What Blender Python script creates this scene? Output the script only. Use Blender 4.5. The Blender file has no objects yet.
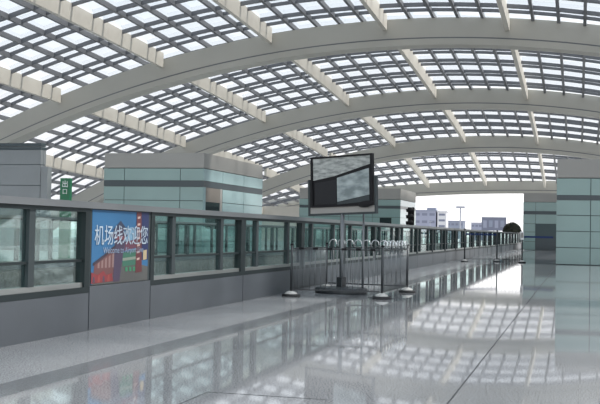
import bpy, bmesh, math, random
from mathutils import Vector, Matrix
random.seed(4)
C = bpy.context.scene.collection

# ------------------------------------------------------------------ camera, sky, sun, exposure
ROLL, PITCH, YAW = .01954, .02972, .27219
cam_data = bpy.data.cameras.new('camera')
cam_data.sensor_width = 36; cam_data.lens = 36 * 1001.68 / 600
cam_data.clip_start = .05; cam_data.clip_end = 3000
cam = bpy.data.objects.new('camera', cam_data); C.objects.link(cam)
F = Vector((-math.sin(YAW) * math.cos(PITCH), math.cos(YAW) * math.cos(PITCH), math.sin(PITCH)))
R0 = Vector((math.cos(YAW), math.sin(YAW), 0)); U0 = R0.cross(F)
R1 = R0 * math.cos(ROLL) + U0 * math.sin(ROLL); U1 = -R0 * math.sin(ROLL) + U0 * math.cos(ROLL)
m = Matrix((R1, U1, -F)).transposed().to_4x4(); m.translation = Vector((0, 0, 1.6))
cam.matrix_world = m
bpy.context.scene.camera = cam

W = bpy.data.worlds.new('sky'); bpy.context.scene.world = W; W.use_nodes = True
nt = W.node_tree; nt.nodes.clear()
wo = nt.nodes.new('ShaderNodeOutputWorld'); bg = nt.nodes.new('ShaderNodeBackground')
tc = nt.nodes.new('ShaderNodeTexCoord'); sx = nt.nodes.new('ShaderNodeSeparateXYZ'); rp = nt.nodes.new('ShaderNodeValToRGB')
nt.links.new(tc.outputs['Generated'], sx.inputs[0]); nt.links.new(sx.outputs['Z'], rp.inputs[0])
nt.links.new(rp.outputs[0], bg.inputs[0]); nt.links.new(bg.outputs[0], wo.inputs[0])
e = rp.color_ramp.elements
e[0].position = 0.0; e[0].color = (1, .99, 1, 1)
e[1].position = 1.0; e[1].color = (.66, .75, .84, 1)
k = e.new(.07); k.color = (1, .99, 1, 1)
k = e.new(.22); k.color = (.84, .90, .96, 1)
bg.inputs[1].default_value = 1.35

sun_data = bpy.data.lights.new('sun', 'SUN'); sun_data.energy = 3.4; sun_data.angle = math.radians(3); sun_data.color = (1, .95, .88)
sun = bpy.data.objects.new('sun', sun_data); C.objects.link(sun)
sun.rotation_euler = Vector((.62, .10, .78)).to_track_quat('Z', 'Y').to_euler()

vs = bpy.context.scene.view_settings
vs.view_transform = 'Standard'; vs.look = 'None'; vs.gamma = 1; vs.use_curve_mapping = False; vs.exposure = 0.28

# ------------------------------------------------------------------ materials
M = {}
def mat(name, col, rough=.6, metal=0, noise=0, scale=8, spec=.5, bump=0):
    if name in M: return M[name]
    mm = bpy.data.materials.new(name); mm.use_nodes = True; n = mm.node_tree
    b = n.nodes['Principled BSDF']
    b.inputs['Base Color'].default_value = (*col, 1); b.inputs['Roughness'].default_value = rough
    b.inputs['Metallic'].default_value = metal; b.inputs['Specular IOR Level'].default_value = spec
    if noise:
        t = n.nodes.new('ShaderNodeTexCoord'); z = n.nodes.new('ShaderNodeTexNoise'); z.inputs['Scale'].default_value = scale
        z.inputs['Detail'].default_value = 5
        r = n.nodes.new('ShaderNodeValToRGB'); n.links.new(t.outputs['Object'], z.inputs[0]); n.links.new(z.outputs[0], r.inputs[0])
        r.color_ramp.elements[0].position = .3; r.color_ramp.elements[1].position = .7
        r.color_ramp.elements[0].color = (*[max(0, c * (1 - noise)) for c in col], 1)
        r.color_ramp.elements[1].color = (*[min(1, c * (1 + noise)) for c in col], 1)
        n.links.new(r.outputs[0], b.inputs['Base Color'])
        if bump:
            bp = n.nodes.new('ShaderNodeBump'); bp.inputs['Strength'].default_value = bump; n.links.new(z.outputs[0], bp.inputs['Height'])
            n.links.new(bp.outputs[0], b.inputs['Normal'])
    M[name] = mm
    return mm
def glass(name, tint, gloss=1.0, rough=.02, diffuse=0, ior=1.5):
    mm = bpy.data.materials.new(name); mm.use_nodes = True; n = mm.node_tree; n.nodes.clear()
    o = n.nodes.new('ShaderNodeOutputMaterial'); t = n.nodes.new('ShaderNodeBsdfTransparent'); g = n.nodes.new('ShaderNodeBsdfGlossy')
    fr = n.nodes.new('ShaderNodeFresnel'); fr.inputs[0].default_value = ior
    mu = n.nodes.new('ShaderNodeMath'); mu.operation = 'MULTIPLY'; mu.inputs[1].default_value = gloss
    t.inputs[0].default_value = (*tint, 1); g.inputs['Roughness'].default_value = rough
    mx = n.nodes.new('ShaderNodeMixShader'); n.links.new(fr.outputs[0], mu.inputs[0]); n.links.new(mu.outputs[0], mx.inputs[0])
    src = t
    if diffuse:
        d = n.nodes.new('ShaderNodeBsdfTranslucent'); d.inputs[0].default_value = (.8, .85, .88, 1)
        m2 = n.nodes.new('ShaderNodeMixShader'); m2.inputs[0].default_value = diffuse
        n.links.new(t.outputs[0], m2.inputs[1]); n.links.new(d.outputs[0], m2.inputs[2]); src = m2
    n.links.new(src.outputs[0], mx.inputs[1]); n.links.new(g.outputs[0], mx.inputs[2]); n.links.new(mx.outputs[0], o.inputs[0])
    M[name] = mm
    return mm

def granite(name, col, rough):
    mm = bpy.data.materials.new(name); mm.use_nodes = True; n = mm.node_tree; b = n.nodes['Principled BSDF']
    t = n.nodes.new('ShaderNodeTexCoord')
    z = n.nodes.new('ShaderNodeTexNoise'); z.inputs['Scale'].default_value = 55; z.inputs['Detail'].default_value = 3
    z2 = n.nodes.new('ShaderNodeTexNoise'); z2.inputs['Scale'].default_value = .5; z2.inputs['Detail'].default_value = 3
    n.links.new(t.outputs['Object'], z.inputs[0]); n.links.new(t.outputs['Object'], z2.inputs[0])
    r = n.nodes.new('ShaderNodeValToRGB'); n.links.new(z.outputs[0], r.inputs[0])
    r.color_ramp.elements[0].position = .36; r.color_ramp.elements[1].position = .62
    r.color_ramp.elements[0].color = (*[c * .62 for c in col], 1); r.color_ramp.elements[1].color = (*[c * 1.25 for c in col], 1)
    n.links.new(r.outputs[0], b.inputs['Base Color'])
    mr = n.nodes.new('ShaderNodeMapRange'); n.links.new(z2.outputs[0], mr.inputs[0])
    mr.inputs['To Min'].default_value = rough * .7; mr.inputs['To Max'].default_value = rough * 1.4
    n.links.new(mr.outputs[0], b.inputs['Roughness'])
    # polished slabs are never quite flat: a faint waviness breaks the mirror images up
    z3 = n.nodes.new('ShaderNodeTexNoise'); z3.inputs['Scale'].default_value = 2.2; z3.inputs['Detail'].default_value = 1
    n.links.new(t.outputs['Object'], z3.inputs[0])
    bp = n.nodes.new('ShaderNodeBump'); bp.inputs['Strength'].default_value = .012; bp.inputs['Distance'].default_value = .02
    n.links.new(z3.outputs[0], bp.inputs['Height']); n.links.new(bp.outputs[0], b.inputs['Normal'])
    b.inputs['IOR'].default_value = 1.52
    M[name] = mm
    return mm

granite('granite', (.33, .335, .345), .034)
granite('shaded_granite', (.19, .195, .205), .12)
granite('edge_granite', (.33, .335, .345), .15)
mat('joint', (.05, .05, .055), .8)
mat('platform_stone', (.42, .43, .43), .35, noise=.15, scale=3)
mat('track_ballast', (.12, .12, .12), .9, noise=.4, scale=6)
mat('rail_steel', (.35, .33, .31), .35, .8)
mat('steel_arch', (.52, .50, .45), .6, noise=.05, scale=.15)
mat('beam_paint', (.66, .62, .55), .55, noise=.04, scale=.4)
mat('lattice_paint', (.17, .175, .19), .5)
mat('brushed_metal', (.36, .38, .41), .33, .75, noise=.06, scale=1.5)
mat('base_metal', (.09, .10, .113), .38, .0, noise=.08, scale=1.2)
mat('rail_cap', (.22, .23, .24), .36, .5)
mat('dark_frame', (.022, .030, .032), .45, spec=.25)
mat('mullion_grey', (.045, .056, .06), .45, spec=.25)
mat('sill_metal', (.36, .37, .36), .35, .7)
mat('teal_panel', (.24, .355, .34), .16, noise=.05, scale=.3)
mat('pale_sunlit_panel', (.38, .53, .54), .16, noise=.05, scale=.3)  # teal cladding with sunlight put into the colour; also one pale window jamb
mat('teal_joint', (.07, .10, .105), .6)
mat('dark_band', (.05, .07, .08), .3)
mat('parapet_grey', (.36, .35, .33), .7, noise=.05, scale=.4)
mat('grey_panel', (.24, .26, .27), .25, noise=.08, scale=.25)
mat('blind', (.24, .215, .19), .8)
mat('black', (.010, .010, .012), .5, spec=.2)
mat('galv', (.22, .23, .24), .38, .7)
mat('dark_galv', (.055, .06, .065), .4, .5)
mat('bright_galv', (.75, .77, .78), .25, .8)
mat('foot_rubber', (.02, .02, .022), .7)
mat('foot_cap', (.55, .54, .52), .6, noise=.2, scale=20)
mat('green_sign', (.005, .13, .055), .4)
mat('white', (.8, .8, .8), .5)
mat('dark_glass', (.02, .03, .032), .06)
mat('blue_belt', (.01, .03, .13), .5)
mat('ground', (.42, .42, .41), .9, noise=.12, scale=.05)
mat('violet_wall', (.27, .28, .36), .8, noise=.08, scale=.1)
mat('pale_wall', (.55, .54, .56), .8)
mat('mid_wall', (.23, .25, .32), .8)
mat('window_strip', (.15, .16, .22), .4)
mat('mast', (.30, .31, .36), .6)
mat('tree_dark', (.03, .035, .025), .9, noise=.5, scale=4)
mat('white_paint', (.85, .85, .86), .4)
mat('tyre', (.02, .02, .02), .8)
glass('roof_pane', (.93, .95, .97), .4, .05, .06)
glass('screen_pane', (.87, .965, .95), .33, .02)

# ------------------------------------------------------------------ geometry helpers
class MB:
    def __init__(self): self.bm = bmesh.new()
    def box(self, x0, x1, y0, y1, z0, z1, rz=0, o=(0, 0, 0)):
        vs_ = [Vector((x, y, z)) for x in (x0, x1) for y in (y0, y1) for z in (z0, z1)]
        if rz:
            r = Matrix.Rotation(rz, 3, 'Z'); vs_ = [r @ v for v in vs_]
        v = [self.bm.verts.new(p + Vector(o)) for p in vs_]
        for f in ((0, 1, 3, 2), (4, 6, 7, 5), (0, 4, 5, 1), (2, 3, 7, 6), (0, 2, 6, 4), (1, 5, 7, 3)): self.bm.faces.new([v[i] for i in f])
        return self
    def hexa(self, pts):
        v = [self.bm.verts.new(p) for p in pts]
        for f in ((0, 1, 2, 3), (7, 6, 5, 4), (0, 4, 5, 1), (1, 5, 6, 2), (2, 6, 7, 3), (3, 7, 4, 0)): self.bm.faces.new([v[i] for i in f])
        return self
    def sweep(self, rings, closed_ends=True):
        vv = [[self.bm.verts.new(p) for p in r] for r in rings]; n = len(vv[0])
        for a, b in zip(vv, vv[1:]):
            for i in range(n): self.bm.faces.new((a[i], a[(i + 1) % n], b[(i + 1) % n], b[i]))
        if closed_ends:
            self.bm.faces.new(vv[0][::-1]); self.bm.faces.new(vv[-1])
        return self
    def tube(self, pts, r, n=8):
        pts = [Vector(p) for p in pts]; rings = []
        for i, p in enumerate(pts):
            d = (pts[min(i + 1, len(pts) - 1)] - pts[max(i - 1, 0)]).normalized()
            a = d.cross(Vector((0, 0, 1)))
            if a.length < .01: a = d.cross(Vector((0, 1, 0)))
            a.normalize(); b = d.cross(a)
            rings.append([p + a * r * math.cos(t) + b * r * math.sin(t) for t in [2 * math.pi * q / n for q in range(n)]])
        return self.sweep(rings)
    def lathe(self, prof, o=(0, 0, 0), n=24):
        rings = [[Vector((o[0] + max(r, 1e-4) * math.cos(2 * math.pi * q / n), o[1] + max(r, 1e-4) * math.sin(2 * math.pi * q / n), o[2] + z)) for q in range(n)] for r, z in prof]
        return self.sweep(rings)
    def poly(self, pts, th=(0, 0, 0)):
        a = [self.bm.verts.new(p) for p in pts]; b = [self.bm.verts.new(Vector(p) + Vector(th)) for p in pts]; n = len(a)
        self.bm.faces.new(a); self.bm.faces.new(b[::-1])
        for i in range(n): self.bm.faces.new((a[i], b[i], b[(i + 1) % n], a[(i + 1) % n]))
        return self
    def build(self, name, m, parent=None, smooth=False, bevel=0):
        bmesh.ops.recalc_face_normals(self.bm, faces=self.bm.faces)
        me = bpy.data.meshes.new(name); self.bm.to_mesh(me); self.bm.free()
        me.materials.append(M[m] if isinstance(m, str) else m)
        if smooth:
            for p in me.polygons: p.use_smooth = True
        o = bpy.data.objects.new(name, me); C.objects.link(o)
        if parent: o.parent = parent
        if bevel:
            b = o.modifiers.new('bevel', 'BEVEL'); b.width = bevel; b.segments = 2; b.limit_method = 'ANGLE'
        return o
def tag(o, label=None, cat=None, group=None, kind=None):
    if label: o['label'] = label
    if cat: o['category'] = cat
    if group: o['group'] = group
    if kind: o['kind'] = kind
    return o
def empty(name, loc, label, cat, group=None, rz=0):
    o = bpy.data.objects.new(name, None); C.objects.link(o); o.location = loc; o.rotation_euler = (0, 0, rz)
    o.empty_display_size = .1
    return tag(o, label, cat, group)
def copy_tree(o, parent=None):
    c = o.copy(); C.objects.link(c); c.parent = parent
    for ch in list(o.children): copy_tree(ch, c)
    return c

# ------------------------------------------------------------------ floors, track, ground
XS = -7.41          # platform edge: the screen stands on it
XF = -20.0          # opposite platform edge
floor = MB().box(XS - .12, 30, -30, 165, -1.2, 0).build('floor', 'granite'); tag(floor, kind='structure')
ed = MB().box(XS - .12, -5.63, -30, 165, .0002, .002).build('floor', 'edge_granite'); tag(ed, kind='structure')
st = MB().box(-5.62, -5.18, -10, 160, .0005, .003).build('shadow_strip', 'shaded_granite'); tag(st, kind='structure')  # roof beam's cast shadow, painted as a darker strip of floor
j = MB()
j.box(-1.19, -1.175, -5, 66, .0005, .0025); j.box(-3.52, -3.505, -5, 9.35, .0005, .0025); j.box(-3.52, -2.3, 9.34, 9.355, .0005, .0025)
tag(j.build('trim_2', 'joint'), kind='structure')
tag(MB().box(XF, XF + .12, 0, 165, -1.2, -.02).build('trim_3', 'track_ballast'), kind='structure')
ff = MB().box(-88, XF, 0, 165, -1.2, 0).build('floor', 'platform_stone'); tag(ff, kind='structure')
tb = MB().box(XF, XS - .12, -10, 165, -1.4, -1.2).build('track_bed', 'track_ballast'); tag(tb, kind='structure')
g = MB().box(-900, 900, -400, 1500, -1.6, -1.45).build('ground', 'ground'); tag(g, kind='structure')
for i, x in enumerate((-16.6, -10.7)):
    t = empty('railway_track', (x, 0, -1.2), 'steel railway track ' + ('beside the opposite platform' if i == 0 else 'next to the near glazed screen'), 'track', 'railway tracks between the platforms')
    for s in (-.72, .72): MB().box(s - .035, s + .035, 2, 165, .1, .26).build('rail', 'rail_steel', t)
    sl = MB()
    for q in range(110): sl.box(-1.2, 1.2, 2 + q * 1.45, 2.25 + q * 1.45, 0, .1)
    tag(sl.build('sleepers', 'platform_stone', t), kind='stuff')

tag(MB().box(-88, -46, 214, 215, -1.4, 7.2).build('wall_end', 'beam_paint'), kind='structure')
# ------------------------------------------------------------------ the roof
YA = [-9.3, 27.7, 64.7, 101.75, 138.8, 175.85, 218.4]
HB = [23.4, 23.9, 23.6, 22.3, 20.25, 17.4, 11.95]          # underside of the beams at the crown
CB = [.0047, .0047, .0046, .00456, .00438, .00358, .00259]
XC = -17.37
HL = [21.9, 22.4, 22.2, 20.86, 19.05, 16.17, 10.75]         # underside of the arches
CL = [.0045, .0045, .0045, .00442, .00452, .00470, .0014]
XL = [-16, -16, -16, -15.85, -15.8, -14.5, -10]
def cub(ys, vs_, y):
    i = max(0, min(len(ys) - 2, sum(1 for q in ys if q <= y) - 1)); t = (y - ys[i]) / (ys[i + 1] - ys[i])
    def sl(k):
        if k == 0: return (vs_[1] - vs_[0]) / (ys[1] - ys[0])
        if k == len(ys) - 1: return (vs_[-1] - vs_[-2]) / (ys[-1] - ys[-2])
        return (vs_[k + 1] - vs_[k - 1]) / (ys[k + 1] - ys[k - 1])
    h = ys[i + 1] - ys[i]; a, b = sl(i) * h, sl(i + 1) * h
    return vs_[i] * (2 * t**3 - 3 * t * t + 1) + a * (t**3 - 2 * t * t + t) + vs_[i + 1] * (3 * t * t - 2 * t**3) + b * (t**3 - t * t)
def zb(x, y): return cub(YA, HB, y) - cub(YA, CB, y) * (x - XC)**2
BD = 1.55           # beam depth: the glazing lattice rides on top of the beams
BW = 12.29; B0 = -56.22
XMIN, XMAX = -84, 50
def rib(mb, axis_pts, wx, wy, top, bot):
    """a bar along axis_pts (Vectors on the lattice surface), half widths wx / wy, from -bot to +top"""
    rings = [[p + Vector((-wx, -wy, -bot)), p + Vector((wx, wy, -bot)), p + Vector((wx, wy, top)), p + Vector((-wx, -wy, top))] for p in axis_pts]
    mb.sweep(rings)
lat = MB()
XSM = [XMIN + (XMAX - XMIN) * q / 44 for q in range(45)]
ROWS = 6
for a, b in zip(YA, YA[1:]):
    for r in range(ROWS):
        for off, dpt in ((0, .33), (2.1, .26)):
            y = a + (b - a) * (r + .12) / ROWS + off
            pts = [Vector((x, y, zb(x, y) + BD)) for x in XSM]
            pts = [p for p in pts if p.z > -1]
            rib(lat, pts, 0, .13, .05, dpt)
nl = 0
for k in range(-12, 45):
    x = B0 + BW * k / 5
    if x < XMIN or x > XMAX or k % 5 == 0: continue
    ys = [YA[0] + (YA[-1] - YA[0]) * q / 60 for q in range(61)]
    pts = [Vector((x, y, zb(x, y) + BD + .02)) for y in ys]
    pts = [p for p in pts if p.z > -1]
    if len(pts) > 1: rib(lat, pts, .15, 0, .05, .42)
ceiling = lat.build('ceiling', 'lattice_paint'); tag(ceiling, kind='structure')
pn = MB()
NX, NY = 56, 66
grid = {}
for i in range(NX + 1):
    for jn in range(NY + 1):
        x = XMIN + (XMAX - XMIN) * i / NX; y = YA[0] + (YA[-1] - YA[0]) * jn / NY
        grid[i, jn] = pn.bm.verts.new((x, y, zb(x, y) + BD + .07))
for i in range(NX):
    for jn in range(NY): pn.bm.faces.new((grid[i, jn], grid[i + 1, jn], grid[i + 1, jn + 1], grid[i, jn + 1]))
pn.build('glazing', 'roof_pane', ceiling, smooth=True)

names = ['', 'overhead, above the viewer', 'overhead, above the top of the view', 'the largest one, passing above the poster', 'second from the viewer, behind the largest arch',
         'third from the viewer, just above the display board', 'farthest one, framing the bright open end']
for n_, (y, h, c, x0) in enumerate(zip(YA, HL, CL, XL)):
    if n_ == 0: continue
    mb = MB(); mg = MB(); T = 1.3 if n_ < 6 else 1.0; D = 2.65
    prof = []
    for q in range(81):
        x = -86 + 138 * q / 80; z = h - c * (x - x0)**2
        if z > -1.5: prof.append((x, z))
    mb.sweep([[Vector((x, y - T, z)), Vector((x, y + T, z)), Vector((x, y + T, z + D)), Vector((x, y - T, z + D))] for x, z in prof])
    a = mb.build('roof_arch', 'steel_arch'); tag(a, 'broad grey steel roof arch, ' + (names[n_]), 'roof arch', 'arches carrying the glazed roof', 'thing')
    mg.sweep([[Vector((x, y - T - .1, z - .12)), Vector((x, y - T + .25, z - .12)), Vector((x, y - T + .25, z + .52)), Vector((x, y - T - .1, z + .52))] for x, z in prof])
    mg.build('lower_flange', 'steel_arch', a)
    MB().sweep([[Vector((x, y - T - .03, z + .53)), Vector((x, y - T + .05, z + .53)), Vector((x, y - T + .05, z + .66)), Vector((x, y - T - .03, z + .66))] for x, z in prof]).build('shadow_joint', 'lattice_paint', a)
bay = {2: 'before the largest arch', 3: 'behind the largest arch', 4: 'behind the second arch', 5: 'behind the third arch'}
pos = ['outermost on the left', 'second from the left', 'third from the left', 'fourth from the left', 'third from the right', 'second from the right', 'outermost on the right']
for n_ in range(2, 6):
    for k in range(-1, 6):
        x = B0 + BW * k; y0 = YA[n_] + 1.31; y1 = YA[n_ + 1] - 1.42
        pts = [Vector((x, y0 + (y1 - y0) * q / 12, 0)) for q in range(13)]
        mb = MB(); rings = []
        for p in pts:
            z = zb(x, p.y); rings.append([Vector((x - .22, p.y, z)), Vector((x + .22, p.y, z)), Vector((x + .22, p.y, z + BD + .05)), Vector((x - .22, p.y, z + BD + .05))])
        if min(r[0].z for r in rings) < 0.2: continue
        mb.sweep(rings)
        tag(mb.build('roof_beam', 'beam_paint'), 'pale roof beam ' + pos[k + 1] + ', ' + bay[n_], 'roof beam', 'pale lengthwise beams under the glass roof', 'thing')

# ------------------------------------------------------------------ platform screens
SH = 2.0; ZB = .59
def screen_bay(x, y, name='platform_screen', L=5.1, mull=(1.1, 3.75), label='', group='', ZB=ZB, glaze=.0):
    zg = ZB + .165
    t = empty(name, (x, y, 0), label, 'platform screen', group)
    MB().box(-.09, .09, .02, L - .02, 0, ZB).build('base_panel', 'base_metal', t)
    f = MB(); f.box(-.07, .085, .0, L, ZB + .001, ZB + .09); f.box(-.07, .085, .0, L, 1.84, 1.9)
    f.box(-.07, .085, .0, .16, ZB + .09, 1.84); f.box(-.07, .085, L - .16, L, ZB + .09, 1.84)
    f.build('frame', 'dark_frame', t)
    MB().box(-.07, .05, .16, L - .16, ZB + .09, zg).build('sill', 'sill_metal', t)
    MB().box(-.10, .12, 0, L, 1.9, SH).build('top_rail', 'rail_cap', t)
    es = [.16] + [v for mm_ in mull for v in (mm_ - .08, mm_ + .08)] + [L - .16]
    for q in range(0, len(es), 2): MB().box(-.01, .01, es[q], es[q + 1], zg, 1.84).build('glass_pane', 'screen_pane', t)
    for mm_ in mull: MB().box(-.05, .06, mm_ - .08, mm_ + .08, zg, 1.84).build('mullion', 'mullion_grey', t)
    if ZB > .5: MB().box(-.03, .035, .16, L - .16, 1.075, 1.11).build('mid_rail', 'dark_frame', t)
    return t
ORD = ['first', 'second', 'third', 'fourth', 'fifth', 'sixth', 'seventh', 'eighth', 'ninth', 'tenth']
GN = 'glazed bays of the near platform screen'; GF = 'glazed bays of the opposite platform screen'
def nbay(y, label, mull=(1.1, 3.75)): return screen_bay(XS, y, label=label, group=GN, mull=mull)
nbay(9.05, 'grey glazed platform screen bay before the advertising poster, green sign seen through it', (1.0, 3.42))
nbay(3.95, 'grey glazed platform screen bay nearest to the viewer, before the poster')
first = nbay(16.45, 'wide grey glazed platform screen bay directly after the advertising poster')
for i in range(1, 24):
    c = copy_tree(first); c.location.y = 16.45 + 5.1 * i
    c['label'] = ('grey glazed platform screen bay, %s one beyond the poster' % ORD[i]) if i < 10 else 'small distant bay of the near platform screen towards the open end of the hall'
farb = screen_bay(XF, 24.0, label='x', group=GF, ZB=.16)
for i in range(0, 27):
    c = farb if i == 0 else copy_tree(farb); c.location = (XF, 24.0 + 5.1 * i, 0)
    c['label'] = 'glazed bay of the opposite platform screen, seen through the near screen' if i < 6 else 'small distant glazed bay of the opposite platform screen'

# the poster bay
PY0, PY1 = 14.15, 16.45
pp = empty('poster_panel', (XS, PY0, 0), 'grey platform screen panel carrying a blue airport line poster', 'poster panel')
PL = PY1 - PY0
MB().box(-.09, .09, .01, PL - .01, 0, .69).build('base_panel', 'base_metal', pp)
MB().box(-.06, .07, 0, PL, .695, 1.9).build('backing_board', 'mullion_grey', pp)
MB().box(-.10, .12, 0, PL, 1.9, SH).build('top_rail', 'rail_cap', pp)
def flat(name, col, ya, pts, lay, parent, m=None):
    """a flat printed shape in the poster plane; pts in (0..1, 0..1) of the poster"""
    y0, y1, z0, z1 = .07, PL - .10, .70, 1.885
    P = [Vector((.074 + .0012 * lay, y0 + (y1 - y0) * u, z0 + (z1 - z0) * v)) for u, v in pts]
    mm_ = m or mat('print_%02x%02x%02x' % tuple(int(c * 255) for c in col), col, .5)
    mb = MB(); mb.poly(P, (.001, 0, 0)); M['_t'] = mm_
    return mb.build(name, mm_, parent)
post = empty('poster', (0, 0, 0), None, None); post.parent = pp
sky = flat('printed_sky', (.035, .14, .29), 0, [(0, 0), (1, 0), (1, 1), (0, 1)], 0, post)
flat('printed_sky', (.02, .03, .10), 0, [(.80, .3), (1, .3), (1, 1), (.76, 1)], 1, post)
flat('printed_cloud', (.20, .36, .50), 0, [(.50, .60), (.62, .55), (.74, .58), (.77, .72), (.68, .78), (.58, .76)], 1, post)
flat('printed_ground', (.10, .10, .095), 0, [(.0, .0), (1, 0), (1, .2), (.6, .3), (.35, .26), (.15, .1)], 1, post)
flat('printed_building', (.15, .065, .065), 0, [(.03, .10), (.38, .12), (.42, .50), (.30, .47), (.18, .37), (.05, .27)], 2, post)
for q in range(5): flat('printed_window', (.27, .18, .17), 0, [(.10 + .06 * q, .22), (.13 + .06 * q, .22), (.13 + .06 * q, .30 + .03 * q), (.10 + .06 * q, .28 + .03 * q)], 3, post)
flat('printed_gate', (.07, .05, .09), 0, [(.36, .02), (.47, .02), (.56, .62), (.60, .66), (.54, .70), (.53, .76), (.47, .84), (.42, .76), (.36, .72), (.30, .66), (.38, .60)], 4, post)
flat('printed_gate', (.20, .06, .08), 0, [(.40, .60), (.55, .60), (.55, .65), (.40, .65)], 5, post)
flat('printed_gate', (.14, .05, .08), 0, [(.54, .44), (.84, .50), (.84, .62), (.56, .57)], 4, post)
flat('printed_arcade', (.05, .16, .11), 0, [(.52, .22), (.80, .24), (.80, .46), (.52, .42)], 3, post)
flat('printed_arcade', (.24, .28, .23), 0, [(.52, .30), (.80, .32), (.80, .36), (.52, .34)], 4, post)
flat('printed_pillar', (.13, .035, .04), 0, [(.76, .12), (.88, .13), (.85, 1), (.76, 1)], 5, post)
for q in range(7): flat('printed_lantern', (.55, .40, .35), 0, [(.78, .3 + .1 * q), (.83, .31 + .1 * q), (.83, .34 + .1 * q), (.78, .33 + .1 * q)], 6, post)
flat('printed_shop', (.45, .36, .22), 0, [(.90, .30), (.97, .31), (.97, .45), (.90, .44)], 5, post)
flat('printed_crowd', (.24, .04, .045), 0, [(.0, .02), (.36, .03), (.34, .14), (.24, .12), (.2, .18), (.1, .13), (0, .17)], 5, post)
for q in range(4): flat('printed_figure', (.30, .07, .06) if q % 2 else (.08, .06, .09), 0, [(.02 + .08 * q, .03), (.06 + .08 * q, .03), (.05 + .08 * q, .11 + .02 * (q % 2)), (.03 + .08 * q, .11)], 6, post)
flat('printed_roof_edge', (.05, .035, .05), 0, [(.02, .29), (.20, .40), (.40, .54), (.40, .50), (.20, .355), (.02, .25)], 6, post)
flat('printed_tower_roof', (.04, .05, .09), 0, [(.33, .73), (.47, .865), (.60, .73), (.55, .735), (.47, .79), (.40, .735)], 6, post)
for q in range(3): flat('printed_sign', (.05, .25, .13), 0, [(.57 + .07 * q, .15), (.61 + .07 * q, .15), (.61 + .07 * q, .21), (.57 + .07 * q, .21)], 6, post)
def text(body, name, parent, loc, size, m, rot, sx_=1):
    cu = bpy.data.curves.new(name, 'FONT'); cu.body = body; cu.size = size; cu.extrude = .0015; cu.align_x = 'CENTER'; cu.align_y = 'CENTER'
    o = bpy.data.objects.new('tmp', cu); C.objects.link(o)
    dg = bpy.context.evaluated_depsgraph_get(); me = bpy.data.meshes.new_from_object(o.evaluated_get(dg)); bpy.data.objects.remove(o)
    me.materials.clear(); me.materials.append(M[m]); t = bpy.data.objects.new(name, me); C.objects.link(t); t.parent = parent
    t.location = loc; t.rotation_euler = rot; t.scale = (sx_, 1, 1)
    return t
mat('print_white', (.42, .50, .58), .5); mat('print_pale', (.26, .33, .44), .5)
RX = (math.pi / 2, 0, math.pi / 2)
text('机场线欢迎您', 'lettering', post, (.086, PL * .5, 1.46), .345, 'print_white', RX, .98)
text('Welcome to Airport Line', 'lettering', post, (.086, PL * .53, 1.235), .14, 'print_pale', RX, 1.05)

# ------------------------------------------------------------------ teal station blocks
def block(name, label, x0, x1, y0, y1, h, zcap, band, joints, vx, vy, side='east', panel='teal_panel', group=None, sidepanel=None, hole=None, cap='parapet_grey'):
    t = empty(name, ((x0 + x1) / 2, (y0 + y1) / 2, 0), label, 'stair house', group)
    ox, oy = (x0 + x1) / 2, (y0 + y1) / 2
    MB().box(x0 - ox + .06, x1 - ox - .06, y0 - oy + .06, y1 - oy - .06, 0, zcap).build('core_wall', 'teal_joint', t)
    MB().box(x0 - ox + .02, x1 - ox - .02, y0 - oy + .02, y1 - oy - .02, zcap + .03, h).build('parapet', cap, t)
    zs = [0.02] + joints + [band[0]]; rows = [(a, b) for a, b in zip(sorted(zs), sorted(zs)[1:])] + [(band[1], zcap)]
    GAP = .022
    fp, bp2, sp, wp = MB(), MB(), MB(), MB()
    def clip(rows_, a, b, hole_):
        out = []
        for z0, z1 in rows_:
            if hole_ and a < hole_[1] - .01 and b > hole_[0] + .01:
                if z1 > hole_[3]: out.append((max(z0, hole_[3]), z1))
                if z0 < hole_[2]: out.append((z0, min(z1, hole_[2])))
            else: out.append((z0, z1))
        return out
    for a, b in zip([x0] + vx, vx + [x1]):
        for z0, z1 in clip(rows, a, b, hole[1:] if hole and hole[0] == 'front' else None):
            fp.box(a - ox + GAP, b - ox - GAP, y0 - oy, y0 - oy + .07, z0 + GAP, z1 - GAP); bp2.box(a - ox + GAP, b - ox - GAP, y1 - oy - .07, y1 - oy, z0 + GAP, z1 - GAP)
    for a, b in zip([y0] + vy, vy + [y1]):
        for z0, z1 in clip(rows, a, b, hole[1:] if hole and hole[0] == 'side' else None):
            for xx in ((x1 - .07, x1) if True else ()),:
                sp.box(xx[0] - ox, xx[1] - ox, a - oy + GAP, b - oy - GAP, z0 + GAP, z1 - GAP)
            wp.box(x0 - ox, x0 - ox + .07, a - oy + GAP, b - oy - GAP, z0 + GAP, z1 - GAP)
    fp.build('front_cladding', panel, t); sp.build('side_cladding', sidepanel or panel, t); bp2.build('back_cladding', panel, t); wp.build('side_cladding', panel, t)
    MB().box(x0 - ox + .01, x1 - ox - .01, y0 - oy + .01, y1 - oy - .01, band[0], band[1]).build('dark_band', 'dark_band', t)
    return t, ox, oy
GB = 'teal panelled stair houses under the roof'
# second block, right side
b1, ox, oy = block('stair_house', 'large teal panelled stair house standing on the near platform beside the bright opening', -1.28, 11.5, 59.8, 72, 6.1, 5.0, (3.74, 4.0), [.99, 1.93, 2.85], [.62, 4.6, 8.2], [64, 68], group=GB)
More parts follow.
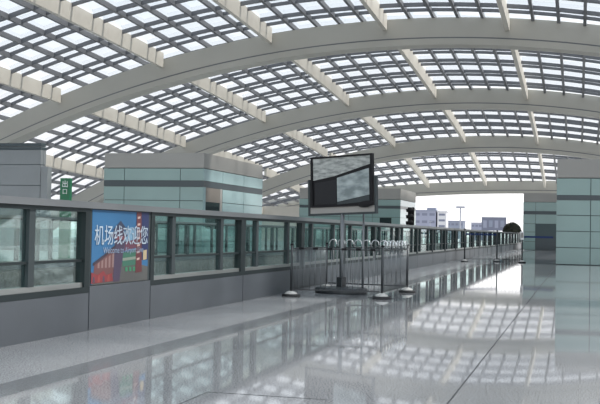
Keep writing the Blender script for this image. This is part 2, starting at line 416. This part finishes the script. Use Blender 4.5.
# small block behind
b2, ox, oy = block('stair_house', 'teal stair house with dark doorway, set back behind the large one', -6.25, 2.5, 118.5, 130, 6.6, 5.55, (4.15, 4.5), [1.0, 2.1, 3.05], [-4.85, -2.45], [124], group=GB, hole=('front', -4.85, -2.45, 0, 3.05))
MB().box(-4.83 - ox, -2.47 - ox, 118.5 - oy, 118.5 - oy + .05, .02, 1.5).build('door_panel', 'dark_band', b2)
MB().box(-4.83 - ox, -2.47 - ox, 118.5 - oy, 118.5 - oy + .05, 1.54, 3.02).build('door_panel', 'teal_joint', b2)
# left block
b3, ox, oy = block('stair_house', 'teal stair house on the opposite platform, behind the screen right of the poster', -31.55, -24.2, 62.7, 75.6, 6.75, 5.72, (4.48, 4.88), [.8, 1.7, 2.6, 3.54], [-30.0, -25.9], [66.4, 71], sidepanel='pale_sunlit_panel', group=GB, hole=('side', 62.7, 66.4, 1.7, 4.48))
MB().box(-24.26 - ox, -24.2 - ox, 62.75 - oy, 63.1 - oy, 1.7, 4.47).build('window_jamb', 'pale_sunlit_panel', b3)
MB().box(-24.26 - ox, -24.2 - ox, 65.9 - oy, 66.35 - oy, 1.7, 4.47).build('window_jamb', 'parapet_grey', b3)
MB().box(-24.25 - ox, -24.23 - ox, 63.1 - oy, 65.9 - oy, 3.5, 4.47).build('window_blind', 'blind', b3)
MB().box(-24.25 - ox, -24.23 - ox, 63.1 - oy, 65.9 - oy, 1.7, 3.48).build('window_pane', 'dark_glass', b3)
# block behind the sign board
b4, ox, oy = block('stair_house', 'teal stair house on the opposite platform, partly hidden behind the sign board', -32.6, -20.25, 116.5, 128, 6.9, 5.6, (4.55, 4.85), [.9, 1.8, 3.5], [-30.8, -26.5, -23.6], [122], sidepanel='pale_sunlit_panel', group=GB)
MB().box(-22.7 - ox, -21.3 - ox, 116.47 - oy, 116.52 - oy, 2.55, 3.45).build('window_pane', 'dark_glass', b4)
# grey block at the left edge
b5, ox, oy = block('stair_house', 'grey panelled stair house on the opposite platform beside the green hanging sign', -47, -34.7, 59.7, 60.4, 7.2, 6.95, (6.75, 6.93), [1.5, 2.9, 4.35, 5.75], [-41], [60.05], panel='grey_panel', group=GB, cap='dark_band')
MB().box(-34.69 - ox, -34.2 - ox, 59.75 - oy, 60.3 - oy, 0, 5.6).build('corner_column', 'grey_panel', b5)

# ------------------------------------------------------------------ green sign pylon on the opposite platform
gx = empty('green_sign', (-23.0, 41.9, 0), 'tall green sign pylon with white characters behind the near screen', 'sign')
MB().box(-.26, .26, -.1, .1, 0, 3.88).build('sign_board', 'green_sign', gx, bevel=.02)
text('出', 'lettering', gx, (0, -.105, 3.58), .34, 'white', (math.pi / 2, 0, 0))
text('口', 'lettering', gx, (0, -.105, 3.24), .28, 'white', (math.pi / 2, 0, 0))

# ------------------------------------------------------------------ sign board on its round foot
ddir = Vector((-5.07 + 7.08, 25.53 - 26.2, 0)); brz = math.atan2(ddir.y, ddir.x)
sb = empty('display_board', (-6.05, 25.9, 0), 'framed display board on grey posts inside the crowd fence', 'display board', rz=brz)
MB().lathe([(0, 0), (.68, 0), (.70, .03), (.70, .12), (.66, .15), (.2, .17), (0, .17)]).build('foot', 'dark_galv', sb, smooth=False)
MB().tube([(0, 0, .16), (0, 0, 2.1)], .055, 12).build('post', 'galv', sb, smooth=True)
MB().tube([(.58, .12, .15), (.58, .12, 2.1)], .028, 10).build('post', 'galv', sb, smooth=True)
MB().box(-.09, .09, -.09, .09, .16, .42).build('post_collar', 'dark_galv', sb)
BWD, BH = 2.12, 1.58
piv = empty('panel', (0, 0, 2.07), None, None); piv.parent = sb; piv.rotation_euler = (0, math.radians(-2.2), 0)
def bp_(u0, u1, v0, v1, y0=-.05, y1=.05): return (-BWD / 2 + BWD * u0, -BWD / 2 + BWD * u1, y0, y1, BH * v0, BH * v1)
f = MB(); f.box(*bp_(0, .025, 0, .62)); f.box(*bp_(.975, 1, 0, .62)); f.box(*bp_(.025, .975, 0, .035)); f.build('support_frame', 'mullion_grey', piv)
MB().box(*bp_(.025, .975, .035, .14, -.02, .03)).build('lower_plate', 'parapet_grey', piv)
f = MB(); f.box(*bp_(.05, .075, .14, 1, -.07, .06)); f.box(*bp_(.925, .95, .14, 1, -.07, .06)); f.box(*bp_(.075, .925, .975, 1, -.07, .06)); f.box(*bp_(.075, .925, .14, .17, -.07, .06)); f.build('screen_frame', 'black', piv)
MB().box(*bp_(.075, .925, .17, .975, -.03, .06)).build('screen_body', 'black', piv)
def cloudy(name, a, b, sc, seed):
    mm = bpy.data.materials.new(name); mm.use_nodes = True; n = mm.node_tree; p = n.nodes['Principled BSDF']; p.inputs['Roughness'].default_value = .5; p.inputs['Specular IOR Level'].default_value = .2
    t = n.nodes.new('ShaderNodeTexCoord'); mp = n.nodes.new('ShaderNodeMapping'); mp.inputs['Scale'].default_value = sc; mp.inputs['Location'].default_value = (seed, 0, seed)
    z = n.nodes.new('ShaderNodeTexNoise'); z.inputs['Scale'].default_value = 1; z.inputs['Detail'].default_value = 4
    r = n.nodes.new('ShaderNodeValToRGB'); r.color_ramp.elements[0].position = .38; r.color_ramp.elements[1].position = .64
    r.color_ramp.elements[0].color = (*a, 1); r.color_ramp.elements[1].color = (*b, 1)
    n.links.new(t.outputs['Object'], mp.inputs[0]); n.links.new(mp.outputs[0], z.inputs[0]); n.links.new(z.outputs[0], r.inputs[0]); n.links.new(r.outputs[0], p.inputs['Base Color'])
    M[name] = mm
cloudy('cloud_print', (.20, .24, .245), (.44, .50, .50), (2.2, 1, 5), 3.1)
cloudy('streak_reflection', (.24, .26, .25), (.50, .52, .50), (4, 1, 12), 7.7)
def face(name, m, pts, y=-.034):
    P = [Vector((-BWD / 2 + BWD * u, y, BH * v)) for u, v in pts]
    return MB().poly(P, (0, -.004, 0)).build(name, m, piv)
face('upper_reflection', 'streak_reflection', [(.08, .60), (.40, .66), (.92, .83), (.92, .97), (.08, .97)])  # roof reflection painted on the upper panel as pale streaks
mat('screen_dark', (.022, .023, .026), .5, spec=.2)
face('dark_field', 'screen_dark', [(.10, .19), (.425, .19), (.425, .60), (.10, .555)])
face('picture', 'cloud_print', [(.435, .22), (.90, .32), (.90, .76), (.435, .625)])
face('picture_edge', 'mullion_grey', [(.435, .175), (.90, .21), (.90, .31), (.435, .21)])
MB().lathe([(0, -.025), (.75, -.02), (1, -.008), (1, .008), (.75, .02), (0, .025)]).build('badge', 'black', piv)
bd = piv.children[-1] if False else [o for o in piv.children if o.name.startswith('badge')][0]
bd.rotation_euler = (math.pi / 2, math.radians(-5), 0); bd.scale = (.235, .085, 1); bd.location = (-BWD / 2 + BWD * .86, -.085, BH * .165)

# ------------------------------------------------------------------ crowd fence around the board
FP = {'a': (-6.83, 23.81), 'b': (-6.86, 27.5), 'c': (-4.62, 24.15), 'd': (-4.51, 27.2)}
PL_ = {'a': 'at the front corner nearest the glazed screen', 'b': 'at the back corner behind the round foot of the display board', 'c': 'at the front corner nearest the camera side, darkest pole', 'd': 'at the back corner towards the open end'}
def stanchion(name, x, y, h, label, group, mm_='dark_galv', r=.032):
    t = empty(name, (x, y, 0), label, 'stanchion', group)
    MB().lathe([(0, 0), (.23, 0), (.235, .02), (.22, .06), (.05, .065), (0, .065)]).build('foot', 'foot_rubber', t)
    MB().lathe([(0, .066), (.16, .066), (.13, .11), (.05, .14), (0, .14)]).build('foot_cap', 'foot_cap', t)
    MB().tube([(0, 0, .12), (0, 0, h)], r, 10).build('pole', mm_, t, smooth=True)
    MB().lathe([(0, h), (r * 1.25, h), (r * 1.25, h + .03), (0, h + .045)]).build('pole_cap', 'black', t)
    return t
for k_, (x, y) in FP.items(): stanchion('stanchion', x, y, 1.27, 'round footed fence stanchion ' + PL_[k_], 'stanchions of the crowd fence')
def fence(p, q, label, hoops=0, clips=0, zt=1.2, zb_=.16, sp=.13, group='crowd fence panels around the display board'):
    p, q = Vector((*p, 0)), Vector((*q, 0)); d = q - p; L = d.length - .12; rz = math.atan2(d.y, d.x)
    t = empty('crowd_fence', p + d.normalized() * .06, label, 'fence', group, rz)
    MB().box(0, L, -.012, .012, zt - .03, zt).build('top_rail', 'dark_galv', t)
    MB().box(0, L, -.012, .012, zb_, zb_ + .03).build('bottom_rail', 'dark_galv', t)
    n = int(L / sp)
    bar0 = None
    for i in range(1, n):
        if bar0 is None: bar0 = MB().tube([(0, 0, zb_ + .03), (0, 0, zt - .03)], .009, 6).build('bar', 'galv', t, smooth=True); b_ = bar0
        else: b_ = bar0.copy(); C.objects.link(b_); b_.parent = t
        b_.location.x = i * L / n
    if hoops:
        h0 = None; w = L / hoops
        for i in range(hoops):
            if h0 is None:
                rr = min(.11, w * .42)
                pts = [(-rr, 0, zt)] + [(-rr * math.cos(a), 0, zt + .10 + rr * math.sin(a)) for a in [math.pi * k / 10 for k in range(11)]] + [(rr, 0, zt)]
                h0 = MB().tube(pts, .013, 6).build('hoop', 'bright_galv', t, smooth=True); b_ = h0
            else: b_ = h0.copy(); C.objects.link(b_); b_.parent = t
            b_.location.x = (i + .5) * w
    for i in range(clips):
        MB().box((i + .5) * L / clips - .06, (i + .5) * L / clips + .06, -.025, .025, zt - .035, zt + .02).build('clip', 'black', t)
    return t
fence(FP['a'], FP['c'], 'low barred fence panel with black clips in front of the display board', clips=6)
fence(FP['b'], FP['d'], 'barred fence panel topped with bright hoops behind the display board', hoops=9)
fence(FP['c'], FP['d'], 'hooped fence panel at the side facing the open floor, bars crowded in perspective', hoops=8)
fence(FP['a'], FP['b'], 'barred fence panel running along the glazed screen', hoops=0)

# ------------------------------------------------------------------ far fence line and blue belts
FA, FB, FC, FD = (-6.6, 60.6), (-4.85, 62.6), (-3.3, 61.8), (-1.5, 60.8)
GFAR = 'tall posts of the far fence line'
for nme, (x, y), h, lb in (('fence_post', FA, 1.95, 'tall dark post of the far fence standing against the near screen'), ('fence_post', FB, 1.9, 'tall dark post in the middle of the far fence line'), ('fence_post', FC, 1.75, 'thin dark fence post with round foot left of the small stair house')):
    t = stanchion(nme, x, y, h, lb, GFAR, 'dark_galv', .045)
fence(FA, FB, 'far barred fence panel with open bars next to the near screen', zt=1.8, zb_=.15, sp=.32, group='far fence panels')
fence(FB, FC, 'far barred fence panel below the dark tree outside', zt=1.78, zb_=.15, sp=.26, group='far fence panels')
def belt(p, q, z, label):
    p, q = Vector((*p, z)), Vector((*q, z)); n = (q - p).cross(Vector((0, 0, 1))).normalized() * .004; u = Vector((0, 0, .055)); o_ = -n * 18
    mid = (p + q) / 2
    o = MB().hexa([p - u + o_ - mid, q - u + o_ - mid, q + u + o_ - mid, p + u + o_ - mid, p - u + n + o_ - mid, q - u + n + o_ - mid, q + u + n + o_ - mid, p + u + n + o_ - mid]).build('barrier_belt', 'blue_belt')
    o.location = mid; return tag(o, label, 'belt', 'blue belts of the far fence')
belt(FA, FB, 1.66, 'blue belt stretched along the far barred fence beside the screen')
belt(FC, FD, 1.56, 'blue belt stretched in front of the small stair house doorway')
t = empty('notice_box', (-3.3, 61.68, 1.5), 'small white notice box hung beside the thin far fence post', 'notice box')
MB().box(-.1, .1, -.06, .06, -.12, .38).build('case', 'white_paint', t, bevel=.01)
MB().box(-.07, .07, -.066, -.058, .0, .3).build('notice', 'parapet_grey', t)

# ------------------------------------------------------------------ signal by the track
t = empty('track_signal', (-8.5, 52.1, -1.2), 'black three lamp track signal on a pole just beyond the near screen', 'signal')
MB().tube([(0, 0, 0), (0, 0, 3.3)], .06, 10).build('pole', 'dark_galv', t, smooth=True)
MB().box(-.17, .17, .0, .12, 3.2, 4.2).build('signal_case', 'black', t, bevel=.03)
for q in range(3):
    z = 3.38 + .33 * q
    MB().tube([(0, .0, z), (0, -.2, z)], .15, 14).build('lamp_hood', 'black', t, smooth=True)
    MB().tube([(-.17, .05, z), (-.24, .02, z - .02)], .10, 10).build('side_lamp', 'black', t, smooth=True)

# ------------------------------------------------------------------ outside
def bldg(name, label, x0, x1, y0, y1, z1, m, side, cols, rows, group='airport buildings beyond the open end'):
    t = empty(name, ((x0 + x1) / 2, y0, -1.45), label, 'building', group); w = x1 - x0; H = z1 + 1.45
    MB().box(-w / 2, w / 2, 0, y1 - y0, 0, H).build('wall', m, t)
    MB().box(-w / 2 - .3, w / 2 + .3, -.3, y1 - y0 + .3, H, H + .5).build('roof_edge', side, t)
    for r in range(rows):
        for c in range(cols):
            a = -w / 2 + w * (c + .15) / cols; MB().box(a, a + w * .7 / cols, -.06, .02, H * (r + .35) / rows, H * (r + .7) / rows).build('window', 'window_strip', t)
    return t
t = bldg('terminal_building', 'violet grey flat building seen beyond the track signal', -80.3, -69.0, 500, 512, 13.3, 'violet_wall', 'mid_wall', 3, 4)
MB().box(1.0, 5.4, 1, 5, 15.3, 16.4).build('roof_plant', 'mid_wall', t)
bldg('terminal_building', 'white end block with small windows adjoining the violet grey building', -68.2, -63.8, 500, 508, 12.9, 'pale_wall', 'pale_wall', 1, 5)
bldg('terminal_building', 'low violet grey building at the foot of the tall light mast', -76.3, -66.5, 600, 612, 9.6, 'mid_wall', 'violet_wall', 4, 3)
bldg('terminal_building', 'low pale building between the light mast and the roadside billboard', -61.8, -53, 600, 612, 8.8, 'violet_wall', 'pale_wall', 4, 3)
t = empty('billboard', (-21, 260, -1.45), 'roadside billboard with violet blue panel outside the open end', 'billboard')
MB().box(-3.1, 3.1, -.1, .1, 4.3, 7.6).build('board', 'window_strip', t)
MB().box(-3.2, 3.2, -.15, .15, 7.6, 7.8).build('board_frame', 'mast', t)
for q in range(4): MB().box(-2.7 + 1.45 * q, -1.8 + 1.45 * q, -.13, -.1, 5.0 + .25 * (q % 2), 6.9).build('printed_block', 'mid_wall' if q % 2 else 'violet_wall', t)
for x in (-2.4, 0, 2.4): MB().box(x - .12, x + .12, -.08, .08, 0, 4.3).build('leg', 'mast', t)
t = empty('light_mast', (-34.1, 300, -1.45), 'tall thin light mast above the distant buildings', 'light mast')
MB().tube([(0, 0, 0), (0, 0, 11.3)], .22, 8).build('pole', 'mast', t)
MB().box(-1.3, 1.3, -.3, .3, 11.0, 11.6).build('lamp_head', 'mast', t)
for i, (x, h, lb) in enumerate(((-44.5, 7, 'short thin lamp pole left of the tall light mast'), (-27.5, 7.5, 'short thin lamp pole right of the tall light mast'), (-23.5, 6.8, 'short thin lamp pole close to the roadside billboard'))):
    t = empty('lamp_pole', (x, 310, -1.45), lb, 'lamp pole', 'lamp poles outside')
    MB().tube([(0, 0, 0), (0, 0, h)], .1, 6).build('pole', 'mast', t); MB().box(-.6, .6, -.15, .15, h, h + .2).build('lamp_head', 'mast', t)
t = empty('tree', (-12.0, 190, -1.45), 'dark round topped tree just outside, right of the billboard', 'tree')
MB().tube([(0, 0, 0), (0, 0, 4)], .22, 8).build('trunk', 'tree_dark', t)
bm_ = MB()
for q in range(5200):
    a, b_, r = random.uniform(0, 6.283), random.random(), random.random()**.3
    rr = r * math.sqrt(1 - b_ * b_); p = Vector((1.75 * rr * math.cos(a), 1.75 * rr * math.sin(a), 3.7 + 1.9 * b_ * r))
    n1 = Vector((random.uniform(-1, 1), random.uniform(-1, 1), random.uniform(-1, 1))).normalized() * .11; n2 = n1.orthogonal().normalized() * .07
    v = [bm_.bm.verts.new(p + w_) for w_ in (n1, n2, -n1, -n2)]; bm_.bm.faces.new(v)
tag(bm_.build('crown', 'tree_dark', t), kind='stuff')
def car(x, y, rz, label):
    t = empty('parked_car', (x, y, -1.45), label, 'car', 'white cars parked outside the open end', rz)
    prof = [(-2.2, .35), (-2.25, .8), (-1.9, 1.0), (-1.3, 1.55), (.5, 1.6), (1.2, 1.05), (2.1, .9), (2.25, .6), (2.2, .35)]
    MB().poly([Vector((a, -.85, z)) for a, z in prof], (0, 1.7, 0)).build('body', 'white_paint', t)
    MB().poly([Vector((a, -.86, z)) for a, z in ((-1.6, 1.05), (-1.15, 1.45), (.4, 1.48), (.95, 1.08))], (0, 1.72, 0)).build('window', 'dark_glass', t)
    for a in (-1.4, 1.4):
        for s in (-1, 1): MB().tube([(a, s * .72, .33), (a, s * .88, .33)], .33, 12).build('wheel', 'tyre', t)
for i, (x, rz) in enumerate(((-60.5, 1.5), (-57.4, 1.55), (-55.2, 1.6), (-51.3, .1), (-46.6, .0), (-43.2, 1.5))):
    car(x, 380 + 2 * (i % 2), rz, 'small white car parked outside, seen through the far glazed screen')

# ------------------------------------------------------------------ railings on the opposite platform
for i, (y, L, lb) in enumerate(((34.5, 6.5, 'pale tubular railing on the opposite platform left of the green sign'), (46, 9, 'pale tubular railing on the opposite platform behind the poster'))):
    t = empty('railing', (-26, y, 0), lb, 'railing', 'railings on the opposite platform')
    for z in (.35, .7, 1.05): MB().tube([(0, 0, z), (0, L, z)], .025, 8).build('rail', 'bright_galv', t, smooth=True)
    for q in range(int(L / 1.5) + 1): MB().tube([(0, q * 1.5, 0), (0, q * 1.5, 1.1)], .03, 8).build('post', 'galv', t, smooth=True)
t = empty('gate_frame', (-27.5, 37.5, 0), 'dark door frame with pale glass standing on the opposite platform', 'gate')
MB().box(-.04, .04, 0, 2.6, 0, .08).box(-.04, .04, 0, .08, .08, 2.0).box(-.04, .04, 2.52, 2.6, .08, 2.0).box(-.04, .04, 0, 2.6, 2.0, 2.1).build('frame', 'dark_frame', t)
MB().box(-.01, .01, .08, 2.52, .08, 2.0).build('glass_pane', 'screen_pane', t)
